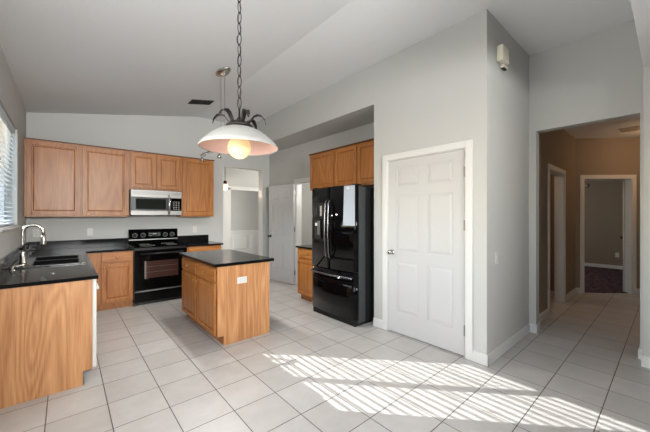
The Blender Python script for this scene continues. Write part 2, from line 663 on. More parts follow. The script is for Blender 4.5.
# ---------------------------------------------------------------- baseboards
def baseboard(name, segs):
    w = MB()
    for (a, b, n) in segs:      # a->b along the wall, n = unit normal into the room
        a = Vector(a); b = Vector(b); n = Vector(n)
        for t0, z0, z1 in ((0.014, 0.0, 0.085), (0.009, 0.085, 0.100)):
            q = [a, b, b + n * t0, a + n * t0]
            w.prism([(p.x, p.y) for p in q], 'z', z0, z1)
    return struct(name, w, M['white'])


baseboard('baseboard_pantry', [((PX, NY - 0.014), (PX, DY0 - 0.062), (-1, 0)), ((PX, DY1 + 0.062), (PX, 2.44), (-1, 0))])
baseboard('baseboard_recess', [((PX - 0.014, NY), (HX, NY), (0, -1)), ((HX, NY), (HX, 1.04 - 0.014), (-1, 0)), ((HX, 1.04), (HX + 0.12, 1.04), (0, -1)),
                               ((HX + 0.12, HY), (5.02, HY), (0, -1)), ((HX + 0.12, 1.04), (HX + 0.12, HY), (1, 0))])
baseboard('baseboard_hall', [((6.03, HY), (6.84, HY), (0, -1)), ((6.836, 1.116), (6.89, 1.065), (-0.707, -0.707)), ((7.545, 0.415), (9.0, -1.04), (-0.707, -0.707))])
baseboard('baseboard_bedroom', [((10.7, -1.2), (10.7, 3.5), (-1, 0))])
baseboard('baseboard_right', [((3.98, -3.6), (3.98, 0.17 + 0.014), (-1, 0)), ((3.98, 0.17), (4.16, 0.17), (0, 1)), ((HX, 0.17), (HX, 0.2), (-1, 0)), ((HX, 0.20), (HX + 0.12, 0.20), (0, 1))])
baseboard('baseboard_alcove', [((AX, 4.98), (AX, RY), (-1, 0)), ((3.33, RY), (AX, RY), (0, -1))])


# ---------------------------------------------------------------- doors
def leaf(w, h, t, rows, cols, stile=0.105, name='door_panel', m=None, parent=None):
    """panelled door leaf: local x 0..w, y -t/2..t/2, z 0..h; rows=[(z0,z1)], cols=[(x0,x1)]"""
    b = MB()
    c = t / 2
    g = 0.0072
    b.box(0.02, w - 0.02, -c + g, c - g, 0.02, h - 0.02)
    xs = [0] + [v for cc in cols for v in cc] + [w]
    for i in range(0, len(xs), 2):
        b.box(xs[i], xs[i + 1], -c, c, 0, h)
    zs = [0] + [v for r in rows for v in r] + [h]
    for (x0, x1) in cols:
        for i in range(0, len(zs), 2):
            b.box(x0, x1, -c, c, zs[i], zs[i + 1])
        for (z0, z1) in rows:
            b.frustum(x0 + 0.012, x1 - 0.012, z0 + 0.012, z1 - 0.012, -c + g, -c + 0.002, 0.028)
            b.frustum(x0 + 0.012, x1 - 0.012, z0 + 0.012, z1 - 0.012, c - g, c - 0.002, 0.028)
    return b.build(name, m or M['door_white'], parent)


def six(w, h=2.02):
    s, mid = 0.115, 0.105
    cw = (w - 2 * s - mid) / 2
    return ([(0.24, 0.83), (0.95, 1.60), (1.70, 1.92)], [(s, s + cw), (s + cw + mid, w - s)])


def casing(name_parent, w, h, cw=0.062, t=0.016, depth=0.12, both=False):
    """frame in local coords: opening x 0..w, wall face at y=0 (room side -y), wall behind to +depth"""
    b = MB()
    b.box(-cw, 0.006, -t, 0, 0, h + cw)
    b.box(w - 0.006, w + cw, -t, 0, 0, h + cw)
    b.box(0.006, w - 0.006, -t, 0, h - 0.006, h + cw)
    # jamb lining
    b.box(-0.001, 0.015, 0, depth, 0, h)
    b.box(w - 0.015, w + 0.001, 0, depth, 0, h)
    b.box(0, w, 0, depth, h - 0.015, h + 0.001)
    if both:
        b.box(-cw, 0.006, depth, depth + t, 0, h + cw)
        b.box(w - 0.006, w + cw, depth, depth + t, 0, h + cw)
        b.box(0.006, w - 0.006, depth, depth + t, h - 0.006, h + cw)
    return b.build('door_frame', M['white'], name_parent, bevel=0.003)


def knob(parent, x, z, y0, m, r=0.027, sgn=-1, name='door_knob'):
    b = MB()
    b.lathe([(0, 0), (0.030, 0), (0.030, sgn * 0.006), (0.012, sgn * 0.010), (0.010, sgn * 0.03), (r * 0.75, sgn * 0.036), (r, sgn * 0.048), (r * 0.9, sgn * 0.06), (0, sgn * 0.064)], x, y0, z, 24, 'y')
    return b.build(name, m, parent)


# pantry door: wall face X=PX, room is -X; local x -> -Y
W1 = DY1 - DY0
d1 = sroot('door_1', (PX, DY1, 0), -PI / 2)
casing(d1, W1, DZ)
rows, cols = six(W1 - 0.036, 2.005)
lf = leaf(W1 - 0.036, 2.005, 0.035, rows, cols, parent=d1)
lf.location = (0.018, 0.022, 0.012)
knob(d1, 0.07, 0.945, 0.006, M['nickel'])
for z in (0.26, 1.28, 1.80):
    MB().box(W1 - 0.024, W1 - 0.008, -0.009, 0.006, z - 0.05, z + 0.05, 0.002).build('hinge', M['steel'], d1)

# laundry doorway in the alcove wall; its leaf is swung fully open against the wall
W2 = PY1 - PY0
d2 = sroot('door_2', (AX, PY1, 0), -PI / 2)
casing(d2, W2, DZ)
rows, cols = six(0.79, 2.0)
lf = leaf(0.79, 2.0, 0.035, rows, cols, parent=d2)
# hinge at world (3.44, 4.90); free edge near (3.31, 5.66): local x=-(Y-PY1), local y = X-AX
ang = math.atan2(-0.095, -0.784)
lf.location = (-0.01, -0.045, 0.012)
lf.rotation_euler = (0, 0, ang)
kb = knob(lf, 0.73, 0.93, 0.018, M['iron'], sgn=1)
kb2 = knob(lf, 0.73, 0.93, -0.018, M['iron'], sgn=-1)
for z in (0.24, 1.1, 1.82):
    MB().box(-0.022, -0.006, -0.046, -0.018, z - 0.045, z + 0.045).build('hinge', M['steel'], d2)

# second pair of louvre-less closet doors seen inside the laundry
d3 = sroot('door_3', (4.89, 5.9, 0), -PI / 2)
for k in range(4):
    l = leaf(0.40, 2.0, 0.03, [(0.10, 0.92), (1.02, 1.90)], [(0.07, 0.33)], name='door_panel', m=M['door_beige'], parent=d3)
    l.location = (0.02 + k * 0.405, -0.02, 0.01)
knob(d3, 0.40, 0.95, -0.035, M['nickel'], 0.018)

# hall left door: opening X 5.08..5.96
d4 = sroot('door_4', (5.08, HY, 0), 0)
casing(d4, 0.88, 2.03)
rows, cols = six(0.84, 1.99)
lf = leaf(0.84, 1.99, 0.035, rows, cols, parent=d4, m=M['brown_door'])
lf.location = (0.03, 0.14, 0.012)
lf.rotation_euler = (0, 0, math.radians(78))
knob(lf, 0.77, 0.95, -0.018, M['nickel'])

# bedroom door in the diagonal wall
d5 = sroot('door_5', (6.84 + s0 * 0.7071, 1.12 - s0 * 0.7071, 0), -PI / 4)
casing(d5, s1 - s0, 2.03)
rows, cols = six(0.77, 1.99)
lf = leaf(0.77, 1.99, 0.035, rows, cols, parent=d5)
lf.location = (0.785, 0.13, 0.014)
lf.rotation_euler = (0, 0, math.radians(47))
knob(lf, 0.70, 0.93, 0.018, M['iron'], sgn=1)
knob(lf, 0.70, 0.93, -0.018, M['iron'], sgn=-1)


# ---------------------------------------------------------------- windows
w1 = sroot('window_1', (-0.55, WY0, WZ0), 0)
ww, wh = WY1 - WY0, WZ1 - WZ0
b = MB()
for (y0, y1, z0, z1) in ((0, 0.04, 0, wh), (ww - 0.04, ww, 0, wh), (0.04, ww - 0.04, 0, 0.03), (0.04, ww - 0.04, wh - 0.03, wh), (ww / 2 - 0.028, ww / 2 + 0.028, 0.03, wh - 0.03)):
    b.box(-0.02, 0.03, y0, y1, z0, z1)
b.build('window_frame', M['white'], w1)
MB().box(0.0, 0.004, 0.04, ww / 2 - 0.028, 0.03, wh - 0.03).build('pane', M['glass'], w1)
MB().box(0.0, 0.004, ww / 2 + 0.028, ww - 0.04, 0.03, wh - 0.03).build('pane', M['glass'], w1)
MB().box(0.03, 0.165, -0.04, ww + 0.04, -0.03, -0.002, 0.004).build('window_sill', M['sill'], w1)

for nm, (sx0, sx1, z0, z1), yy in (('added_window_2', (-0.3, 1.7, 1.6, 2.65), -3.66),):  # window added out of view for the rear fill lamp
    r = sroot(nm, (sx0, yy, z0), 0)
    b = MB()
    W_, H_ = sx1 - sx0, z1 - z0
    for k in range(4):
        x = (W_ - 0.05) * k / 3
        b.box(x, x + 0.05, -0.03, 0.03, 0, H_)
    b.box(0, W_, -0.03, 0.03, 0, 0.05)
    b.box(0, W_, -0.03, 0.03, H_ - 0.05, H_)
    b.build('window_frame', M['white'], r)
    MB().box(0.05, W_ - 0.05, -0.003, 0.003, 0.05, H_ - 0.05).build('pane', M['glass'], r)
r = sroot('added_window_3', (-0.5, 0.3, 0.9), 0)  # window added out of view for the left fill lamp
b = MB()
for k in range(3):
    y = (1.8 - 0.05) * k / 2
    b.box(-0.03, 0.03, y, y + 0.05, 0, 1.2)
b.box(-0.03, 0.03, 0, 1.8, 0, 0.05)
b.box(-0.03, 0.03, 0, 1.8, 1.15, 1.2)
b.build('window_frame', M['white'], r)
MB().box(-0.003, 0.003, 0.05, 1.75, 0.05, 1.15).build('pane', M['glass'], r)

# horizontal blind in the sink window
bl = thing('window_blind', 'white horizontal slatted blind lowered over the sink window', 'blind', (-0.465, WY0, WZ0))
MB().box(-0.025, 0.03, 0.015, ww - 0.015, wh - 0.05, wh - 0.004, 0.004).build('headrail', M['blind'], bl)
b = MB()
pitch = 0.047
nsl = int((wh - 0.10) / pitch)
ta = math.radians(18)
for k in range(nsl):
    zc = 0.05 + k * pitch
    pts = []
    for s_ in (-1, -0.5, 0, 0.5, 1):
        u = s_ * 0.024
        cv = 0.003 * (1 - s_ * s_)
        pts.append((u * math.cos(ta) + cv * math.sin(ta), zc - u * math.sin(ta) + cv * math.cos(ta)))
    top = [(x, z + 0.0014) for x, z in pts]
    b.prism(pts + top[::-1], 'y', 0.02, ww - 0.02)
b.build('slats', M['blind'], bl)
MB().box(-0.024, 0.024, 0.02, ww - 0.02, 0.008, 0.026, 0.003).build('bottom_rail', M['blind'], bl)
for y in (0.18, ww / 2, ww - 0.18):
    MB().tube([(0.027, y, 0.02), (0.027, y, wh - 0.05)], 0.0012, 6).build('ladder_cord', M['blind'], bl)
b = MB().tube([(0.036, ww - 0.10, wh - 0.04), (0.036, ww - 0.10, 0.42)], 0.0012, 6)
b.lathe([(0, 0.03), (0.005, 0.025), (0.009, 0.0), (0, -0.002)], 0.036, ww - 0.10, 0.395, 12)
b.build('pull_cord', M['blind'], bl)
b = MB().tube([(0.036, 0.16, wh - 0.04), (0.038, 0.16, 0.60)], 0.0012, 6)
b.lathe([(0, 0.03), (0.006, 0.025), (0.012, 0.0), (0, -0.002)], 0.038, 0.16, 0.575, 12)
o = b.build('pull_cord', M['iron'], bl)
o['label'] = 'dark tassel cord'


# ---------------------------------------------------------------- cabinets (local frame: front at y=0 facing -y, x 0..w)
def cab_door(parent, x0, x1, z0, z1, t=0.019, fr=0.047, name='door', m=None, drawer=False):
    b = MB()
    if drawer:
        b.box(x0, x1, -t, 0, z0, z1, 0.005, 2)
        return b.build(name, M['oak_h'], parent)
    b.box(x0, x0 + fr, -t, 0, z0, z1)
    b.box(x1 - fr, x1, -t, 0, z0, z1)
    b.box(x0 + fr, x1 - fr, -t, 0, z0, z0 + fr)
    b.box(x0 + fr, x1 - fr, -t, 0, z1 - fr, z1)
    b.box(x0 + fr - 0.002, x1 - fr + 0.002, -0.006, 0, z0 + fr - 0.002, z1 - fr + 0.002)
    b.frustum(x0 + fr + 0.012, x1 - fr - 0.012, z0 + fr + 0.012, z1 - fr - 0.012, -0.004, -t + 0.003, 0.012)
    return b.build(name, m or M['oak'], parent, bevel=0.003)


def cab_knob(parent, x, z, y=-0.019):
    b = MB().lathe([(0, 0), (0.008, 0), (0.006, -0.010), (0.013, -0.016), (0.015, -0.022), (0.010, -0.028), (0, -0.029)], x, y, z, 18, 'y')
    return b.build('knob', M['brass'], parent)


def wall_cabinet(label, loc, rz, w, h, depth, doors, group, crown_l=True, crown_r=True):
    t = thing('wall_cabinet', label, 'cabinet', loc, rz, group)
    MB().box(0, w, 0.002, depth, 0, h).build('body', M['oak'], t)
    b = MB()
    b.box(-0.012 if crown_l else 0, w + (0.012 if crown_r else 0), -0.026, depth, h, h + 0.014)
    b.build('crown_strip', M['crown'], t)
    for (x0, x1) in doors:
        cab_door(t, x0, x1, 0.022, h - 0.022)
    return t


GU = 'oak wall cabinets along the range wall'
FY = 5.62
wall_cabinet('oak wall cabinet with two tall doors, in the corner beside the window', (WX + 0.005, FY, 1.36), 0, 1.175, 1.04, 0.33, [(0.022, 0.577), (0.597, 1.160)], GU, False, False)
wall_cabinet('short oak wall cabinet with two small doors directly above the microwave', (0.762, FY, 1.80), 0, 0.764, 0.60, 0.33, [(0.020, 0.372), (0.388, 0.742)], GU, False, False)
wall_cabinet('single-door tall oak wall cabinet right of the microwave', (1.528, FY, 1.36), 0, 0.572, 1.04, 0.33, [(0.020, 0.550)], GU, False, True)

GF = 'oak cabinets over the refrigerator'
t = wall_cabinet('oak wall cabinet with one door, far left end of the row above the refrigerator', (3.15, 4.03, 1.80), -PI / 2, 0.61, 0.60, 0.33, [(0.02, 0.59)], GF, True, False)
t = wall_cabinet('oak wall cabinet with two doors directly above the refrigerator, nearest the pantry wall', (3.15, 3.418, 1.80), -PI / 2, 0.972, 0.60, 0.33, [(0.02, 0.475), (0.50, 0.955)], GF, False, False)


def base_cabinet(label, loc, rz, w, depth, fronts, group=None, h=0.83, toe=0.07, kick=0.10, side_m=None, name='base_cabinet'):
    """fronts: list of (kind, x0, x1, z0, z1, knobs)"""
    t = thing(name, label, 'cabinet', loc, rz, group)
    MB().box(0.0, w, 0.004, depth, kick, h).build('body', M['oak'], t)
    MB().box(0.0, w, toe, depth, 0.0, kick).build('toe_kick', M['oak'], t)
    for (kind, x0, x1, z0, z1, kn) in fronts:
        d = cab_door(t, x0, x1, z0, z1, name='drawer' if kind == 'drawer' else 'door', drawer=(kind == 'drawer'))
        for (kx, kz) in kn:
            cab_knob(d, kx, kz)
    return t


CT = 0.880     # worktop height
CB = 0.852     # underside
base_cabinet('oak base cabinet with one drawer over a panelled door, left of the range', (0.20, 5.34, 0), 0, 0.575, 0.605,
             [('drawer', 0.185, 0.560, 0.700, 0.832, [(0.37, 0.766)]), ('door', 0.185, 0.560, 0.115, 0.668, [(0.215, 0.625)])], h=CB)
base_cabinet('oak base cabinet between the range and the foyer doorway, mostly behind the island', (1.55, 5.34, 0), 0, 0.58, 0.605,
             [('drawer', 0.02, 0.56, 0.700, 0.832, [(0.29, 0.766)]), ('door', 0.02, 0.56, 0.115, 0.668, [(0.06, 0.625)])], h=CB)
base_cabinet('oak base cabinet with a drawer and door beside the refrigerator and laundry doorway', (2.89, 4.03, 0), -PI / 2, 0.60, 0.585,
             [('drawer', 0.02, 0.58, 0.700, 0.832, [(0.30, 0.766)]), ('door', 0.02, 0.58, 0.115, 0.668, [(0.06, 0.625)])], h=CB)
MB().box(2.862, AX, 3.425, 4.055, CB, CT, 0.003).build('worktop', M['granite'])
tag(bpy.data.objects['worktop'], 'small black stone worktop between the refrigerator and the laundry doorway', 'worktop')

# sink run: end panel faces the camera, fronts face +X
base_cabinet('oak sink base cabinet under the window, behind the dishwasher', (0.160, 3.750, 0), PI / 2, 1.565, 0.57,
             [('door', 0.02, 0.45, 0.115, 0.80, [(0.41, 0.7)]), ('door', 0.47, 0.90, 0.115, 0.80, [(0.51, 0.7)]), ('door', 0.92, 1.35, 0.115, 0.80, [(0.96, 0.7)])], h=CB - 0.215, name='sink_cabinet')
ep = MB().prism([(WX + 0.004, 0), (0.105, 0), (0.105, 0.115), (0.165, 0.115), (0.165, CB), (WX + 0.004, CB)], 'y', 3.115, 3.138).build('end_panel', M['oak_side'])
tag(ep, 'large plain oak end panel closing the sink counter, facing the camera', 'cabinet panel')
dw = thing('dishwasher', 'pale dishwasher in the sink run, only its door edge showing beside the end panel', 'dishwasher', (0.165, 3.141, 0), PI / 2)
MB().box(0.0, 0.60, 0.0, 0.55, 0.10, 0.845).build('body', M['black_satin'], dw)
MB().box(0.0, 0.60, -0.030, -0.001, 0.115, 0.846, 0.004).build('door', M['appliance_edge'], dw)
MB().box(0.0, 0.60, 0.06, 0.5, 0.0, 0.098).build('toe_kick', M['black_matte'], dw)
MB().tube([(0.08, -0.045, 0.75), (0.52, -0.045, 0.75)], 0.009, 10).box(0.09, 0.11, -0.045, -0.028, 0.742, 0.758).box(0.49, 0.51, -0.045, -0.028, 0.742, 0.758).build('door_handle', M['appliance_edge'], dw)

# L-shaped worktop with a cut-out for the sink
SX0, SX1, SY0, SY1 = -0.375, 0.145, 3.98, 4.83
wt = thing('worktop', 'L-shaped glossy black stone worktop holding the sink, along window and range walls', 'worktop', (WX + 0.002, 3.098, CB))
ox, oy = WX + 0.002, 3.098
b = MB()
th = CT - CB
XF = 0.205
b.box(0, XF - ox, 0, SY0 - oy, 0, th)
b.box(0, SX0 - ox, SY0 - oy, SY1 - oy, 0, th)
b.box(SX1 - ox, XF - ox, SY0 - oy, SY1 - oy, 0, th)
b.box(0, XF - ox, SY1 - oy, RY - 0.002 - oy, 0, th)
b.box(XF - ox, 0.785 - ox, 5.305 - oy, RY - 0.002 - oy, 0, th)
b.build('slab', M['granite'], wt)
b = MB()
b.box(0.0, 0.02, 0.02, RY - 0.002 - oy, th, th + 0.125)
b.box(0.02, 0.785 - ox, RY - 0.022 - oy, RY - 0.002 - oy, th, th + 0.125)
b.build('backsplash', M['granite'], wt, bevel=0.002)
wt2 = thing('worktop', 'short black stone worktop with backsplash between the range and the foyer doorway', 'worktop', (1.535, 5.305, CB))
MB().box(0, 0.625, 0, 0.643, 0, th, 0.003).build('slab', M['granite'], wt2)
MB().box(0, 0.58, 0.623, 0.643, th, th + 0.125, 0.002).build('backsplash', M['granite'], wt2)

# island
ISX0, ISX1, ISY0, ISY1 = 1.20, 1.815, 3.10, 4.34
CBW, CTW = CB, CT
CB, CT = 0.838, 0.868
isl = thing('kitchen_island', 'oak kitchen island with two drawers and two doors in the middle of the floor', 'island', (ISX0, ISY1, 0), -PI / 2)
iw, idp = ISY1 - ISY0, ISX1 - ISX0
MB().box(0, iw - 0.02, 0.004, idp, 0.10, CB).build('body', M['oak'], isl)
MB().box(0.0, iw - 0.02, 0.065, idp, 0.0, 0.10).build('toe_kick', M['oak'], isl)
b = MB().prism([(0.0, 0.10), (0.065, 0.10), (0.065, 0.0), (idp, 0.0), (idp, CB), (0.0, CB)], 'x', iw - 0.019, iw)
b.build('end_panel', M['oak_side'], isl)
for k, (x0, x1) in enumerate(((0.03, 0.595), (0.635, 1.20))):
    d = cab_door(isl, x0, x1, 0.67, 0.81, name='drawer', drawer=True)
    cab_knob(d, (x0 + x1) / 2, 0.742)
    d = cab_door(isl, x0, x1, 0.105, 0.645)
    cab_knob(d, x1 - 0.03 if k == 0 else x0 + 0.03, 0.60)
it = MB().box(1.158, 1.862, 3.07, 4.375, CB + 0.001, CT + 0.004, 0.004).build('worktop', M['granite'])
tag(it, 'black stone slab topping the kitchen island', 'worktop')
CB, CT = CBW, CTW


# ---------------------------------------------------------------- outlets and switches (local: face -y, plate on y=0)
def outlet(label, loc, rz, horizontal=False, group=None, kind='outlet'):
    t = thing('wall_outlet' if kind == 'outlet' else 'light_switch', label, kind, loc, rz, group)
    w_, h_ = (0.115, 0.072) if horizontal else (0.072, 0.115)
    MB().box(-w_ / 2, w_ / 2, -0.007, -0.0006, -h_ / 2, h_ / 2, 0.002).build('cover_plate', M['plastic'], t)
    if kind == 'outlet':
        for s_ in (-1, 1):
            cx_, cz_ = (s_ * 0.022, 0) if horizontal else (0, s_ * 0.022)
            b = MB().box(cx_ - 0.014, cx_ + 0.014, -0.009, -0.006, cz_ - 0.014, cz_ + 0.014, 0.003)
            so = b.build('socket', M['plastic'], t)
            b = MB()
            for q in (-1, 1):
                if horizontal:
                    b.box(cx_ - 0.005, cx_ + 0.005, -0.0096, -0.0088, cz_ + q * 0.006 - 0.0012, cz_ + q * 0.006 + 0.0012)
                else:
                    b.box(cx_ + q * 0.006 - 0.0012, cx_ + q * 0.006 + 0.0012, -0.0096, -0.0088, cz_ - 0.005, cz_ + 0.005)
            b.build('slots', M['plastic_dim'], so)
    else:
        MB().box(-0.006, 0.006, -0.016, -0.006, -0.004, 0.018, 0.002).build('toggle', M['plastic'], t)
    return t


outlet('white outlet on the range wall in the corner behind the faucet', (-0.32, RY, 1.125), 0)
outlet('white outlet on the range wall midway between the faucet and the range', (0.29, RY, 1.12), 0)
outlet('white outlet on the wall right of the range, over the short worktop', (1.86, RY, 1.115), 0)
outlet('white horizontal outlet on the end of the kitchen island', (1.47, ISY0, 0.665), 0, True)
outlet('white light switch on the recessed wall leading to the hall', (3.14, NY, 0.965), 0, False, None, 'light switch')
outlet('white outlet low on the bedroom wall, seen through the hall', (10.7, 0.92, 0.37), -PI / 2)

# ---------------------------------------------------------------- sink, faucet, sprayer
sk = thing('kitchen_sink', 'black drop-in double bowl sink set in the worktop under the window', 'sink', (SX0, SY0, CT))
sw, sl = SX1 - SX0, SY1 - SY0
b = MB()
rim = 0.018
mids = [(0.03, sl / 2 - 0.012), (sl / 2 + 0.012, sl - 0.03)]
b.box(-rim, 0.12, -rim, sl + rim, 0.0005, 0.012)
b.box(sw - 0.03, sw + rim, -rim, sl + rim, 0.0005, 0.012)
b.box(0.12, sw - 0.03, -rim, mids[0][0], 0.0005, 0.012)
b.box(0.12, sw - 0.03, mids[0][1], mids[1][0], 0.0005, 0.012)
b.box(0.12, sw - 0.03, mids[1][1], sl + rim, 0.0005, 0.012)
b.build('rim', M['basin'], sk, bevel=0.003)
for (y0, y1) in mids:
    b = MB()
    x0, x1, zb = 0.12, sw - 0.03, -0.19
    t_ = 0.006
    b.box(x0 + 0.001, x1 - 0.001, y0 + 0.001, y1 - 0.001, zb - t_, zb)
    b.box(x0 + 0.001, x0 + t_, y0 + 0.001, y1 - 0.001, zb, 0.0)
    b.box(x1 - t_, x1 - 0.001, y0 + 0.001, y1 - 0.001, zb, 0.0)
    b.box(x0 + t_, x1 - t_, y0 + 0.001, y0 + t_, zb, 0.0)
    b.box(x0 + t_, x1 - t_, y1 - t_, y1 - 0.001, zb, 0.0)
    bo = b.build('bowl', M['basin'], sk)
    b = MB().lathe([(0, 0.004), (0.03, 0.004), (0.045, 0.007), (0.045, 0.0), (0, 0.0)], (x0 + x1) / 2, (y0 + y1) / 2, zb, 24)
    b.build('strainer', M['chrome'], bo)

FX, FYY = -0.33, 4.32
fc = thing('faucet', 'tall chrome gooseneck faucet with pull-down spray head at the sink', 'faucet', (FX, FYY, CT + 0.012))
MB().lathe([(0, 0), (0.028, 0), (0.028, 0.008), (0.021, 0.016), (0.019, 0.10), (0.016, 0.12), (0, 0.12)], 0, 0, 0, 24).build('base', M['nickel'], fc)
pts = [(0, 0, 0.11), (0, 0, 0.20), (0, 0, 0.31)]
R_ = 0.076
for k in range(1, 13):
    a = PI - PI * k / 12
    pts.append((R_ + R_ * math.cos(a), 0, 0.31 + R_ * math.sin(a)))
pts.append((2 * R_ + 0.002, 0, 0.27))
MB().tube(pts, 0.015, 14).build('spout', M['nickel'], fc)
MB().lathe([(0, 0.06), (0.017, 0.06), (0.020, 0.04), (0.026, -0.03), (0.023, -0.045), (0, -0.045)], 2 * R_ + 0.003, 0, 0.215, 20).build('spray_head', M['nickel'], fc)
MB().tube([(0, 0.018, 0.075), (0.005, 0.04, 0.085), (0.03, 0.065, 0.12)], [0.009, 0.008, 0.006], 10).build('lever', M['nickel'], fc)
sp = thing('soap_dispenser', 'low chrome soap pump lying flat beside the faucet', 'soap dispenser', (-0.360, 3.84, CT + 0.001))
MB().lathe([(0, 0), (0.022, 0), (0.022, 0.006), (0.012, 0.012), (0.010, 0.030), (0, 0.030)], 0, 0, 0, 20).build('base', M['nickel'], sp)
MB().tube([(0, 0, 0.028), (0.01, 0.01, 0.036), (0.06, 0.05, 0.036), (0.10, 0.08, 0.028)], [0.009, 0.009, 0.008, 0.006], 10).build('nozzle', M['nickel'], sp)
sc = thing('sink_plug', 'small round chrome sink cover resting on the black worktop in front of the sink', 'sink plug', (-0.08, 3.42, CT))
MB().lathe([(0, 0), (0.020, 0), (0.022, 0.003), (0.008, 0.006), (0.006, 0.012), (0, 0.013)], 0, 0, 0, 20).build('cap', M['chrome'], sc)

# ---------------------------------------------------------------- range
rg = thing('electric_range', 'glossy black free-standing electric range between the oak base cabinets', 'range', (0.787, 5.30, 0))
rw = 0.745
MB().box(0, rw, 0.03, 0.64, 0.04, 0.880).box(0.04, rw - 0.04, 0.06, 0.6, 0.0, 0.04).build('body', M['black_satin'], rg)
MB().box(-0.004, rw + 0.004, -0.01, 0.60, 0.881, 0.900, 0.004).build('cooktop', M['black'], rg)
bt = rg.children[-1]
for (x, y, r) in ((0.2, 0.16, 0.10), (0.55, 0.16, 0.075), (0.2, 0.42, 0.075), (0.55, 0.42, 0.10)):
    MB().tube([(x + r * math.cos(a * PI / 16), y + r * math.sin(a * PI / 16), 0.9003) for a in range(32)], 0.0012, 6, True).build('burner', M['marking'], rg)
b = MB().prism([(0.555, 0.900), (0.64, 0.900), (0.64, 1.145), (0.570, 1.145), (0.557, 1.132)], 'x', 0.0, rw)
bg_ = b.build('backguard', M['black'], rg)
MB().box(0.0, rw, 0.5435, 0.5565, 0.962, 0.978).build('chrome_strip', M['steel'], bg_)
for x in (0.085, 0.205, 0.545, 0.655):
    kb = MB().lathe([(0, 0), (0.034, 0), (0.034, -0.006), (0.028, -0.012), (0.026, -0.026), (0, -0.028)], x, 0.556, 1.045, 24, 'y').build('knob', M['black_satin'], bg_)
    kb['label'] = 'black control knob with pale ring'
for x in (0.085, 0.205, 0.545, 0.655):
    MB().tube([(x + 0.036 * math.cos(a * PI / 12), 0.552, 1.045 + 0.036 * math.sin(a * PI / 12)) for a in range(24)], 0.0022, 6, True).build('dial_ring', M['marking'], bg_)
MB().box(0.28, 0.47, 0.548, 0.556, 1.02, 1.09, 0.002).build('display', M['display'], bg_)
for (bx_, bz_) in [(0.295 + 0.014 * i, 1.035 + 0.03 * j) for i in range(3) for j in range(2)] + [(0.425 + 0.014 * i, 1.035 + 0.03 * j) for i in range(3) for j in range(2)]:
    MB().box(bx_, bx_ + 0.008, 0.546, 0.549, bz_, bz_ + 0.008).build('button', M['marking'], bg_)
MB().box(0.345, 0.405, 0.5465, 0.549, 1.056, 1.072).build('clock', M['marking'], bg_)
od = MB().box(0.004, rw - 0.004, -0.012, 0.028, 0.235, 0.845, 0.006).build('oven_door', M['black'], rg)
MB().box(0.135, 0.610, -0.0150, -0.011, 0.41, 0.672).build('oven_window', M['darkglass'], od)
b = MB()
for z in (0.50, 0.585):
    b.box(0.15, 0.60, -0.0158, -0.0148, z, z + 0.0025)
b.box(0.128, 0.150, -0.0165, -0.0145, 0.405, 0.678)
b.build('rack_lines', M['rack'], od)
MB().tube([(0.07, -0.055, 0.79), (rw - 0.07, -0.055, 0.79)], 0.013, 14).box(0.075, 0.10, -0.055, -0.010, 0.78, 0.80).box(rw - 0.10, rw - 0.075, -0.055, -0.010, 0.78, 0.80).build('oven_handle', M['black_satin'], od)
dr = MB().box(0.004, rw - 0.004, -0.010, 0.028, 0.05, 0.205, 0.006).build('storage_drawer', M['black'], rg)
MB().box(0.010, rw - 0.010, -0.014, 0.020, 0.208, 0.222).build('drawer_trim', M['steel'], dr)

# ---------------------------------------------------------------- microwave
mw = thing('microwave', 'stainless steel over-the-range microwave with black glass door', 'microwave', (0.768, 5.545, 1.385))
mw_w, mh = 0.75, 0.405
MB().box(0, mw_w, 0.02, 0.402, 0, mh).build('body', M['black_satin'], mw)
MB().box(0.004, mw_w - 0.004, -0.012, 0.02, 0.285, mh, 0.004).build('top_grille', M['steel'], mw)
b = MB()
for k in range(3):
    b.box(0.03, mw_w - 0.03, -0.0135, -0.0118, 0.335 + k * 0.018, 0.338 + k * 0.018)
b.build('grille_slots', M['black_satin'], mw.children[-1])
MB().box(0.004, 0.58, -0.012, 0.02, 0.075, 0.283, 0.003).build('door', M['black_satin'], mw)
md_ = mw.children[-1]
MB().box(0.07, 0.50, -0.0145, -0.011, 0.098, 0.262).build('glass', M['microglass'], md_)
MB().box(0.004, mw_w - 0.004, -0.012, 0.02, 0.0, 0.073, 0.003).build('bottom_trim', M['steel'], mw)
MB().box(0.583, mw_w - 0.004, -0.012, 0.02, 0.075, 0.283, 0.003).build('control_panel', M['black'], mw)
cp = mw.children[-1]
b = MB()
for i in range(3):
    for j in range(5):
        b.box(0.61 + i * 0.038, 0.632 + i * 0.038, -0.0135, -0.0115, 0.095 + j * 0.030, 0.107 + j * 0.030)
b.build('keypad', M['plastic_dim'], cp)
MB().tube([(0.545, -0.012, 0.02), (0.545, -0.045, 0.05), (0.545, -0.052, 0.17), (0.545, -0.045, 0.29), (0.545, -0.012, 0.32)], 0.014, 12).build('handle', M['chrome'], mw)

# ---------------------------------------------------------------- refrigerator (local x -> -Y, front faces -X)
FRY1 = 3.41
fr = thing('refrigerator', 'tall black French-door refrigerator with bottom freezer drawer in the alcove', 'refrigerator', (2.70, FRY1, 0), -PI / 2)
fw = 0.885
MB().box(0.006, fw - 0.006, 0.162, 0.74, 0.03, 1.735).build('body', M['black_matte'], fr)
MB().box(0.004, fw - 0.004, 0.035, 0.160, 0.04, 1.74, 0.003).build('cabinet_rim', M['fridge_side'], fr)
SAG = 0.048


def bow(x):
    u = (x - fw / 2) / (fw / 2)
    return -SAG * (1 - u * u) - 0.012


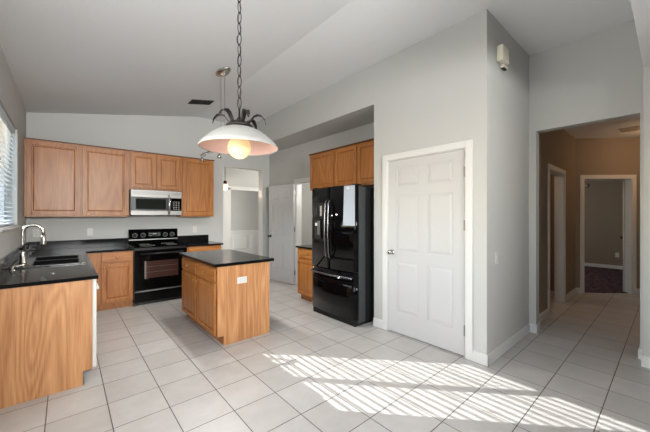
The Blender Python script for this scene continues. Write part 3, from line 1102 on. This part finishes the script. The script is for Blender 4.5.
def bowed(x0, x1, z0, z1, name, m, rad=0.016):
    b = MB()
    n = 20
    fpts = []
    for i in range(n + 1):
        x = x0 + (x1 - x0) * i / n
        y = bow(x)
        e = min(x - x0, x1 - x)
        if e < rad:
            y += rad - math.sqrt(max(0, rad * rad - (rad - e) ** 2))
        fpts.append((x, y))
    back = [(x1, 0.033), (x0, 0.033)]
    b.prism(fpts + back, 'z', z0, z1)
    for f in b.bm.faces:
        if abs(f.normal.z) < 0.5: f.smooth = True
    o = b.build(name, m, fr)
    for p in o.data.polygons:
        if abs(p.normal.z) < 0.5 and p.normal.y < -0.2:
            p.use_smooth = True
    return o


ld = bowed(0.0, fw / 2 - 0.003, 0.675, 1.755, 'left_door', M['black'])
rd = bowed(fw / 2 + 0.003, fw, 0.675, 1.755, 'right_door', M['black'])
fz = bowed(0.0, fw, 0.085, 0.66, 'freezer_drawer', M['black'])
MB().box(0.03, fw - 0.03, 0.0, 0.4, 0.0, 0.08).build('base_grille', M['black_matte'], fr)
for s_ in (-1, 1):
    x = fw / 2 + s_ * 0.032
    y = bow(x)
    pts = [(x, y + 0.002, 0.80), (x, y - 0.035, 0.84)] + [(x, y - 0.045 - 0.012 * math.sin(PI * k / 8), 0.90 + 0.60 * k / 8) for k in range(9)] + [(x, y - 0.035, 1.555), (x, y + 0.002, 1.59)]
    MB().tube(pts, 0.011, 12).build('door_handle', M['dark_metal'], ld if s_ < 0 else rd)
pts = [(0.05, bow(0.05) + 0.002, 0.605), (0.06, bow(0.06) - 0.035, 0.605)] + [(0.08 + (fw - 0.16) * k / 10, bow(0.08 + (fw - 0.16) * k / 10) - 0.045, 0.605) for k in range(11)] + [(fw - 0.06, bow(fw - 0.06) - 0.035, 0.605), (fw - 0.05, bow(fw - 0.05) + 0.002, 0.605)]
MB().tube(pts, 0.013, 12).build('drawer_handle', M['dark_metal'], fz)
# pale curved sheet with a small block, added over the right door
ps = thing('door_sheet', 'pale sheet on the right refrigerator door, near its top outer corner', 'pale_sheet', (2.70, FRY1, 1.25), -PI / 2)
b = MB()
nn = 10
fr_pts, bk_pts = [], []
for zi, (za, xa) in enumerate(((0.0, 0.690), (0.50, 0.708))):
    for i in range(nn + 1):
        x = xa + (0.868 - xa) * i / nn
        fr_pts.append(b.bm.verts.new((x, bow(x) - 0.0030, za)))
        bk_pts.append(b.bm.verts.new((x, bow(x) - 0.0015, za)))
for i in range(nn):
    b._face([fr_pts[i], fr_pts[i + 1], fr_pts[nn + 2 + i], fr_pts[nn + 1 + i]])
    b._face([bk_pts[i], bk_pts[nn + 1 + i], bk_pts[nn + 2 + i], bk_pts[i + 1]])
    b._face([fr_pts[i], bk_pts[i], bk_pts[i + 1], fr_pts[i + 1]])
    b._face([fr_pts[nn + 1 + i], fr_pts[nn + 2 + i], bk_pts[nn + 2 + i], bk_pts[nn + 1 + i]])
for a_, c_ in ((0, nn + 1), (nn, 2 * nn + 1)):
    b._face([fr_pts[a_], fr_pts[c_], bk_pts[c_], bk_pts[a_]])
b.build('sheet', M['pale_sheet'], ps)
MB().box(0.745, 0.790, bow(0.767) - 0.012, bow(0.767) - 0.0035, 0.455, 0.485, 0.002).build('top_block', M['plastic'], ps)
# ice and water dispenser in the left door
b = MB()
dx0, dx1, dz0, dz1 = 0.09, 0.33, 1.03, 1.55
yb = bow((dx0 + dx1) / 2) - 0.004
b.box(dx0, dx1, yb - 0.012, yb + 0.02, 1.33, dz1, 0.004)
b.box(dx0, dx0 + 0.02, yb - 0.010, yb + 0.02, dz0, 1.33)
b.box(dx1 - 0.02, dx1, yb - 0.010, yb + 0.02, dz0, 1.33)
b.box(dx0, dx1, yb - 0.018, yb + 0.02, dz0, dz0 + 0.03, 0.004)
dp = b.build('dispenser', M['black_satin'], ld)
MB().box(dx0 + 0.02, dx1 - 0.02, yb - 0.0005, yb + 0.016, dz0 + 0.03, 1.33).build('cavity', M['black_matte'], dp)
MB().box(dx0 + 0.10, dx1 - 0.09, yb - 0.010, yb, 1.11, 1.30, 0.003).build('paddle', M['steel'], dp)
MB().box(dx0 + 0.03, dx0 + 0.10, yb - 0.014, yb - 0.0118, 1.37, 1.50).build('display', M['display'], dp)
MB().box(dx0 + 0.05, dx0 + 0.105, yb - 0.006, yb - 0.0008, 1.235, 1.275).build('sticker', M['plastic'], dp)
MB().box(dx1 - 0.075, dx1 - 0.035, yb - 0.014, yb - 0.0118, 1.37, 1.51).build('buttons', M['plastic_dim'], dp)
for x in (0.05, fw - 0.05):
    MB().box(x - 0.03, x + 0.03, 0.0, 0.10, 1.756, 1.772, 0.003).build('hinge_cover', M['black_satin'], fr)
for x in (0.06, fw - 0.06):
    MB().lathe([(0, -0.02), (0.02, -0.02), (0.02, 0.02), (0, 0.02)], x, 0.06, 0.022, 16, 'x').build('roller', M['plastic_dim'], fr)

# ---------------------------------------------------------------- foreground pendant
PXX, PYY, PZ = 0.742, 1.597, 1.752
pd = thing('pendant_lamp', 'dome pendant lamp with white shade, lit globe and black metal leaves, on a chain', 'pendant lamp', (PXX, PYY, PZ))
outer = [(r_ * 0.925, h_ * 0.87) for r_, h_ in [(0.232, 0.0), (0.234, 0.006), (0.222, 0.026), (0.200, 0.050), (0.170, 0.078), (0.135, 0.104), (0.095, 0.124), (0.050, 0.136), (0.030, 0.138)]]
MB().lathe(outer + [(r_ * 0.925, h_ * 0.87) for r_, h_ in [(0.030, 0.130), (0.050, 0.1335), (0.095, 0.1205), (0.134, 0.1005), (0.168, 0.075), (0.198, 0.047), (0.219, 0.024), (0.228, 0.003), (0.232, 0.0)]], 0, 0, 0, 72).build('shade', M['shade'], pd)
inn = [(r_ - 0.006, h_ - 0.0045) for r_, h_ in outer[2:]]
inn = [(0.2105, 0.0035)] + inn
MB().lathe(inn, 0, 0, 0, 72).build('shade_lining', M['shade_in'], pd)
gb = MB().sphere((0, 0, 0.004), 0.064).build('globe', M['bulb'], pd)
MB().lathe([(0, 0.05), (0.026, 0.055), (0.026, 0.112), (0, 0.112)], 0, 0, 0, 24).build('lamp_holder', M['iron'], pd)
MB().lathe([(0.0, 0.120), (0.072, 0.1165), (0.075, 0.126), (0.040, 0.150), (0.018, 0.158), (0.012, 0.170), (0.006, 0.175), (0.005, 0.225), (0, 0.226)], 0, 0, 0, 36).build('cap', M['iron'], pd)
for a in (-37, 23, 83, 143, 203, 263):
    ar = math.radians(a)
    c_, s_ = math.cos(ar), math.sin(ar)
    prof_ = [(0.045, 0.122), (0.060, 0.152), (0.080, 0.178), (0.102, 0.187), (0.124, 0.182), (0.143, 0.160), (0.148, 0.136)]
    wd = [0.009, 0.012, 0.015, 0.017, 0.015, 0.010, 0.004]
    b = MB()
    rows_ = []
    for (r_, z_), hw in zip(prof_, wd):
        cx_, cy_ = c_ * r_, s_ * r_
        rows_.append([b.bm.verts.new((cx_ - s_ * hw, cy_ + c_ * hw, z_ + 0.003)), b.bm.verts.new((cx_, cy_, z_)), b.bm.verts.new((cx_ + s_ * hw, cy_ - c_ * hw, z_ + 0.003))])
    for A, B in zip(rows_, rows_[1:]):
        for k in range(2):
            f = b.bm.faces.new([A[k], A[k + 1], B[k + 1], B[k]])
            f.smooth = True
    o = b.build('leaf', M['iron'], pd)
    md2 = o.modifiers.new('solid', 'SOLIDIFY')
    md2.thickness = 0.002
ceil_z = lambda x: LZ + (CZ - LZ) * (x - WX) / (CX - WX) if x < CX else CZ
top = ceil_z(PXX) - PZ
b = MB()
z = 0.222
k = 0
ln, wd_ = 0.034, 0.0125
while z + 0.05 < top - 0.05:
    pts = []
    ax = Vector((1, 0, 0)) if k % 2 else Vector((0, 1, 0))
    ax = Matrix.Rotation(math.radians(25), 3, 'Z') @ ax
    for q in range(16):
        a = 2 * PI * q / 16
        pts.append(ax * (wd_ * math.cos(a)) + Vector((0, 0, z + ln + ln * math.sin(a) * 1.0)))
    b.tube(pts, 0.0024, 6, True)
    z += 2 * ln - 0.008
    k += 1
b.build('chain', M['iron'], pd)
pts = []
zz = 0.22
i = 0
while zz < top - 0.03:
    r_ = 0.006 + (0.010 if abs(zz - 0.62) < 0.03 else 0)
    pts.append((r_ * math.cos(i * 1.1), r_ * math.sin(i * 1.1), zz))
    zz += 0.02
    i += 1
MB().tube(pts, 0.0016, 6).build('cord', M['iron'], pd)
MB().lathe([(0, -0.075), (0.012, -0.07), (0.02, -0.035), (0.058, -0.02), (0.062, 0.012), (0, 0.012)], 0, 0, top - 0.006, 32).build('canopy', M['iron'], pd)
lp = bpy.data.lights.new('pendant_bulb_light', 'POINT')
lp.energy = 0.5
lp.color = (1.0, 0.74, 0.5)
lp.shadow_soft_size = 0.06
lo = bpy.data.objects.new('pendant_bulb_light', lp)
C.objects.link(lo)
lo.parent = pd
lo.location = (0, 0, -0.085)
lp = bpy.data.lights.new('pendant_down_light', 'SPOT')
lp.energy = 4
lp.color = (1.0, 0.9, 0.8)
lp.spot_size = math.radians(150)
lp.spot_blend = 0.6
lp.shadow_soft_size = 0.06
lo = bpy.data.objects.new('pendant_down_light', lp)
C.objects.link(lo)
lo.parent = pd
lo.location = (0, 0, -0.07)

# ---------------------------------------------------------------- rail light over the island
RX, RYY = 1.50, 3.70
rz_ = ceil_z(RX)
rl = thing('rail_light', 'wavy chrome rail light over the island, hung on two wires behind the pendant', 'ceiling light', (RX, RYY, rz_))
tilt = math.atan((CZ - LZ) / (CX - WX))
b = MB()
b.lathe([(0, -0.034), (0.062, -0.030), (0.078, -0.012), (0.078, 0.0), (0, 0.0)], 0, 0, 0, 32)
for v in b.bm.verts:
    v.co.y *= 1.95
    v.co = Matrix.Rotation(-tilt, 3, 'Y') @ v.co
b.build('canopy', M['nickel'], rl)
DZR = 2.245 - rz_
for y in (-0.055, 0.065):
    MB().tube([(0, y, -0.03), (0, y, DZR)], 0.003, 6).build('suspension_wire', M['steel'], rl)
    MB().lathe([(0, -0.06), (0.008, -0.055), (0.010, -0.03), (0, -0.028)], 0, y, 0, 12).build('wire_grip', M['chrome'], rl)
pts = [(0.05 * math.sin(k / 24 * 4 * PI), -0.75 + 1.5 * k / 24, DZR) for k in range(25)]
MB().tube(pts, 0.007, 8).build('rail', M['chrome'], rl)
for k, y in enumerate((-0.62, -0.22, 0.24, 0.62)):
    x = 0.05 * math.sin((y + 0.75) / 1.5 * 4 * PI)
    s_ = MB().tube([(x, y, DZR - 0.005), (x, y, DZR - 0.05)], 0.004, 8).build('spot_stem', M['chrome'], rl)
    MB().lathe([(0, 0.0), (0.012, 0.0), (0.018, -0.02), (0.030, -0.055), (0.027, -0.055), (0.014, -0.02), (0, -0.012)], x, y, DZR - 0.048, 20).build('spot_cup', M['nickel'], s_)
    lp = bpy.data.lights.new('rail_fill_light', 'SPOT')  # spots added under the cups to brighten the kitchen
    lp.energy = 28
    lp.color = (1.0, 0.97, 0.93)
    lp.spot_size = math.radians(165)
    lp.spot_blend = 0.8
    lp.shadow_soft_size = 0.03
    lo = bpy.data.objects.new('rail_fill_light', lp)
    C.objects.link(lo)
    lo.parent = rl
    lo.location = (x, y, DZR - 0.115)
for y in (0.45, 0.72):
    pts = [(0.03 * math.cos(a * PI / 6), y + 0.055 * math.sin(a * PI / 6) * 1.4, DZR + 0.012 * a / 12) for a in range(-2, 11)]
    MB().tube(pts, 0.005, 8).build('scroll', M['chrome'], rl)


# ---------------------------------------------------------------- vents, sensor, detector
def vent(name, label, loc, ry, lx, ly, sections):
    t = thing(name, label, 'vent', loc)
    t.rotation_euler = (0, ry, 0)
    b = MB()
    f_ = 0.012
    b.box(-lx / 2 - f_, lx / 2 + f_, -ly / 2 - f_, -ly / 2, -0.008, -0.001)
    b.box(-lx / 2 - f_, lx / 2 + f_, ly / 2, ly / 2 + f_, -0.008, -0.001)
    b.box(-lx / 2 - f_, -lx / 2, -ly / 2, ly / 2, -0.008, -0.001)
    b.box(lx / 2, lx / 2 + f_, -ly / 2, ly / 2, -0.008, -0.001)
    for k in range(1, sections):
        x = -lx / 2 + lx * k / sections
        b.box(x - 0.006, x + 0.006, -ly / 2, ly / 2, -0.008, -0.001)
    b.build('frame', M['vent_black'] if sections > 1 else M['ceiling'], t)
    MB().box(-lx / 2, lx / 2, -ly / 2, ly / 2, -0.003, -0.001).build('duct_back', M['vent_black'] if sections > 1 else M['rack'], t)
    b = MB()
    n_ = int(ly / 0.02)
    for k in range(n_):
        y = -ly / 2 + (k + 0.5) * ly / n_
        b.prism([(y - 0.006, -0.003), (y + 0.005, -0.0075), (y + 0.006, -0.0065), (y - 0.005, -0.003)], 'x', -lx / 2, lx / 2)
    b.build('louvres', M['vent_black'] if sections > 1 else M['plastic_dim'], t)
    return t


vent('ceiling_vent', 'dark rectangular air vent in the sloped ceiling above the range wall', (1.665, 5.01, ceil_z(1.665)), -tilt, 0.33, 0.20, 2)
vent('ceiling_vent', 'white louvred return vent in the hall ceiling beyond the opening', (6.73, 0.42, HZ), 0, 0.34, 0.26, 1)
ms = thing('motion_sensor', 'cream box-shaped sensor high on the recessed wall near the ceiling', 'sensor', (3.225, NY, 2.925))
MB().box(-0.085, 0.085, -0.060, -0.001, -0.065, 0.085, 0.010).build('housing', M['cream'], ms)
o = MB().box(0.01, 0.12, -0.040, -0.004, -0.095, -0.068, 0.005).build('bracket', M['cream'], ms)
MB().box(0.025, 0.105, -0.034, -0.010, -0.101, -0.094).build('lens', M['vent_black'], o)
sd = thing('smoke_detector', 'small round detector high on the bedroom wall seen through the hall', 'detector', (10.7, 1.53, 2.19))
MB().lathe([(0, 0), (0.06, 0), (0.06, -0.02), (0.045, -0.035), (0, -0.036)], 0, 0, 0, 24, 'x').build('housing', M['plastic_dim'], sd)

# foyer lantern
ln_ = thing('hanging_lantern', 'small lit glass lantern hanging in the foyer beyond the doorway', 'lantern', (2.89, 7.0, HZ))
MB().lathe([(0, -0.03), (0.04, -0.025), (0.05, -0.001), (0, -0.001)], 0, 0, 0, 20).build('canopy', M['iron'], ln_)
MB().tube([(0, 0, -0.02), (0, 0, -0.58)], 0.006, 8).build('rod', M['iron'], ln_)
MB().lathe([(0, -0.52), (0.035, -0.53), (0.045, -0.60), (0, -0.60)], 0, 0, 0, 20).build('cap', M['iron'], ln_)
MB().lathe([(0, -0.601), (0.055, -0.605), (0.062, -0.66), (0.055, -0.73), (0.0, -0.766)], 0, 0, 0, 20).build('glass', M['lantern'], ln_)
lp = bpy.data.lights.new('lantern_light', 'POINT')
lp.energy = 8
lp.color = (1.0, 0.75, 0.55)
lp.shadow_soft_size = 0.06
lo = bpy.data.objects.new('lantern_light', lp)
C.objects.link(lo)
lo.parent = ln_
lo.location = (0, -0.10, -0.80)

# hall lamp hidden from the photograph behind the right jamb
hl = thing('hidden_ceiling_light', 'hidden round flush ceiling light in the hall, behind the right edge of the opening', 'ceiling light', (6.85, -0.08, HZ))
MB().lathe([(0, -0.02), (0.15, -0.02), (0.155, -0.001), (0, -0.001)], 0, 0, 0, 32).build('base', M['nickel'], hl)
MB().lathe([(0, -0.08), (0.07, -0.07), (0.13, -0.035), (0.14, -0.02), (0, -0.02)], 0, 0, 0, 32).build('glass_shade', M['lantern'], hl)
lp = bpy.data.lights.new('hall_light', 'POINT')
lp.energy = 9
lp.color = (1.0, 0.60, 0.32)
lp.shadow_soft_size = 0.1
lo = bpy.data.objects.new('hall_light', lp)
C.objects.link(lo)
lo.parent = hl
lo.location = (0, 0, -0.2)
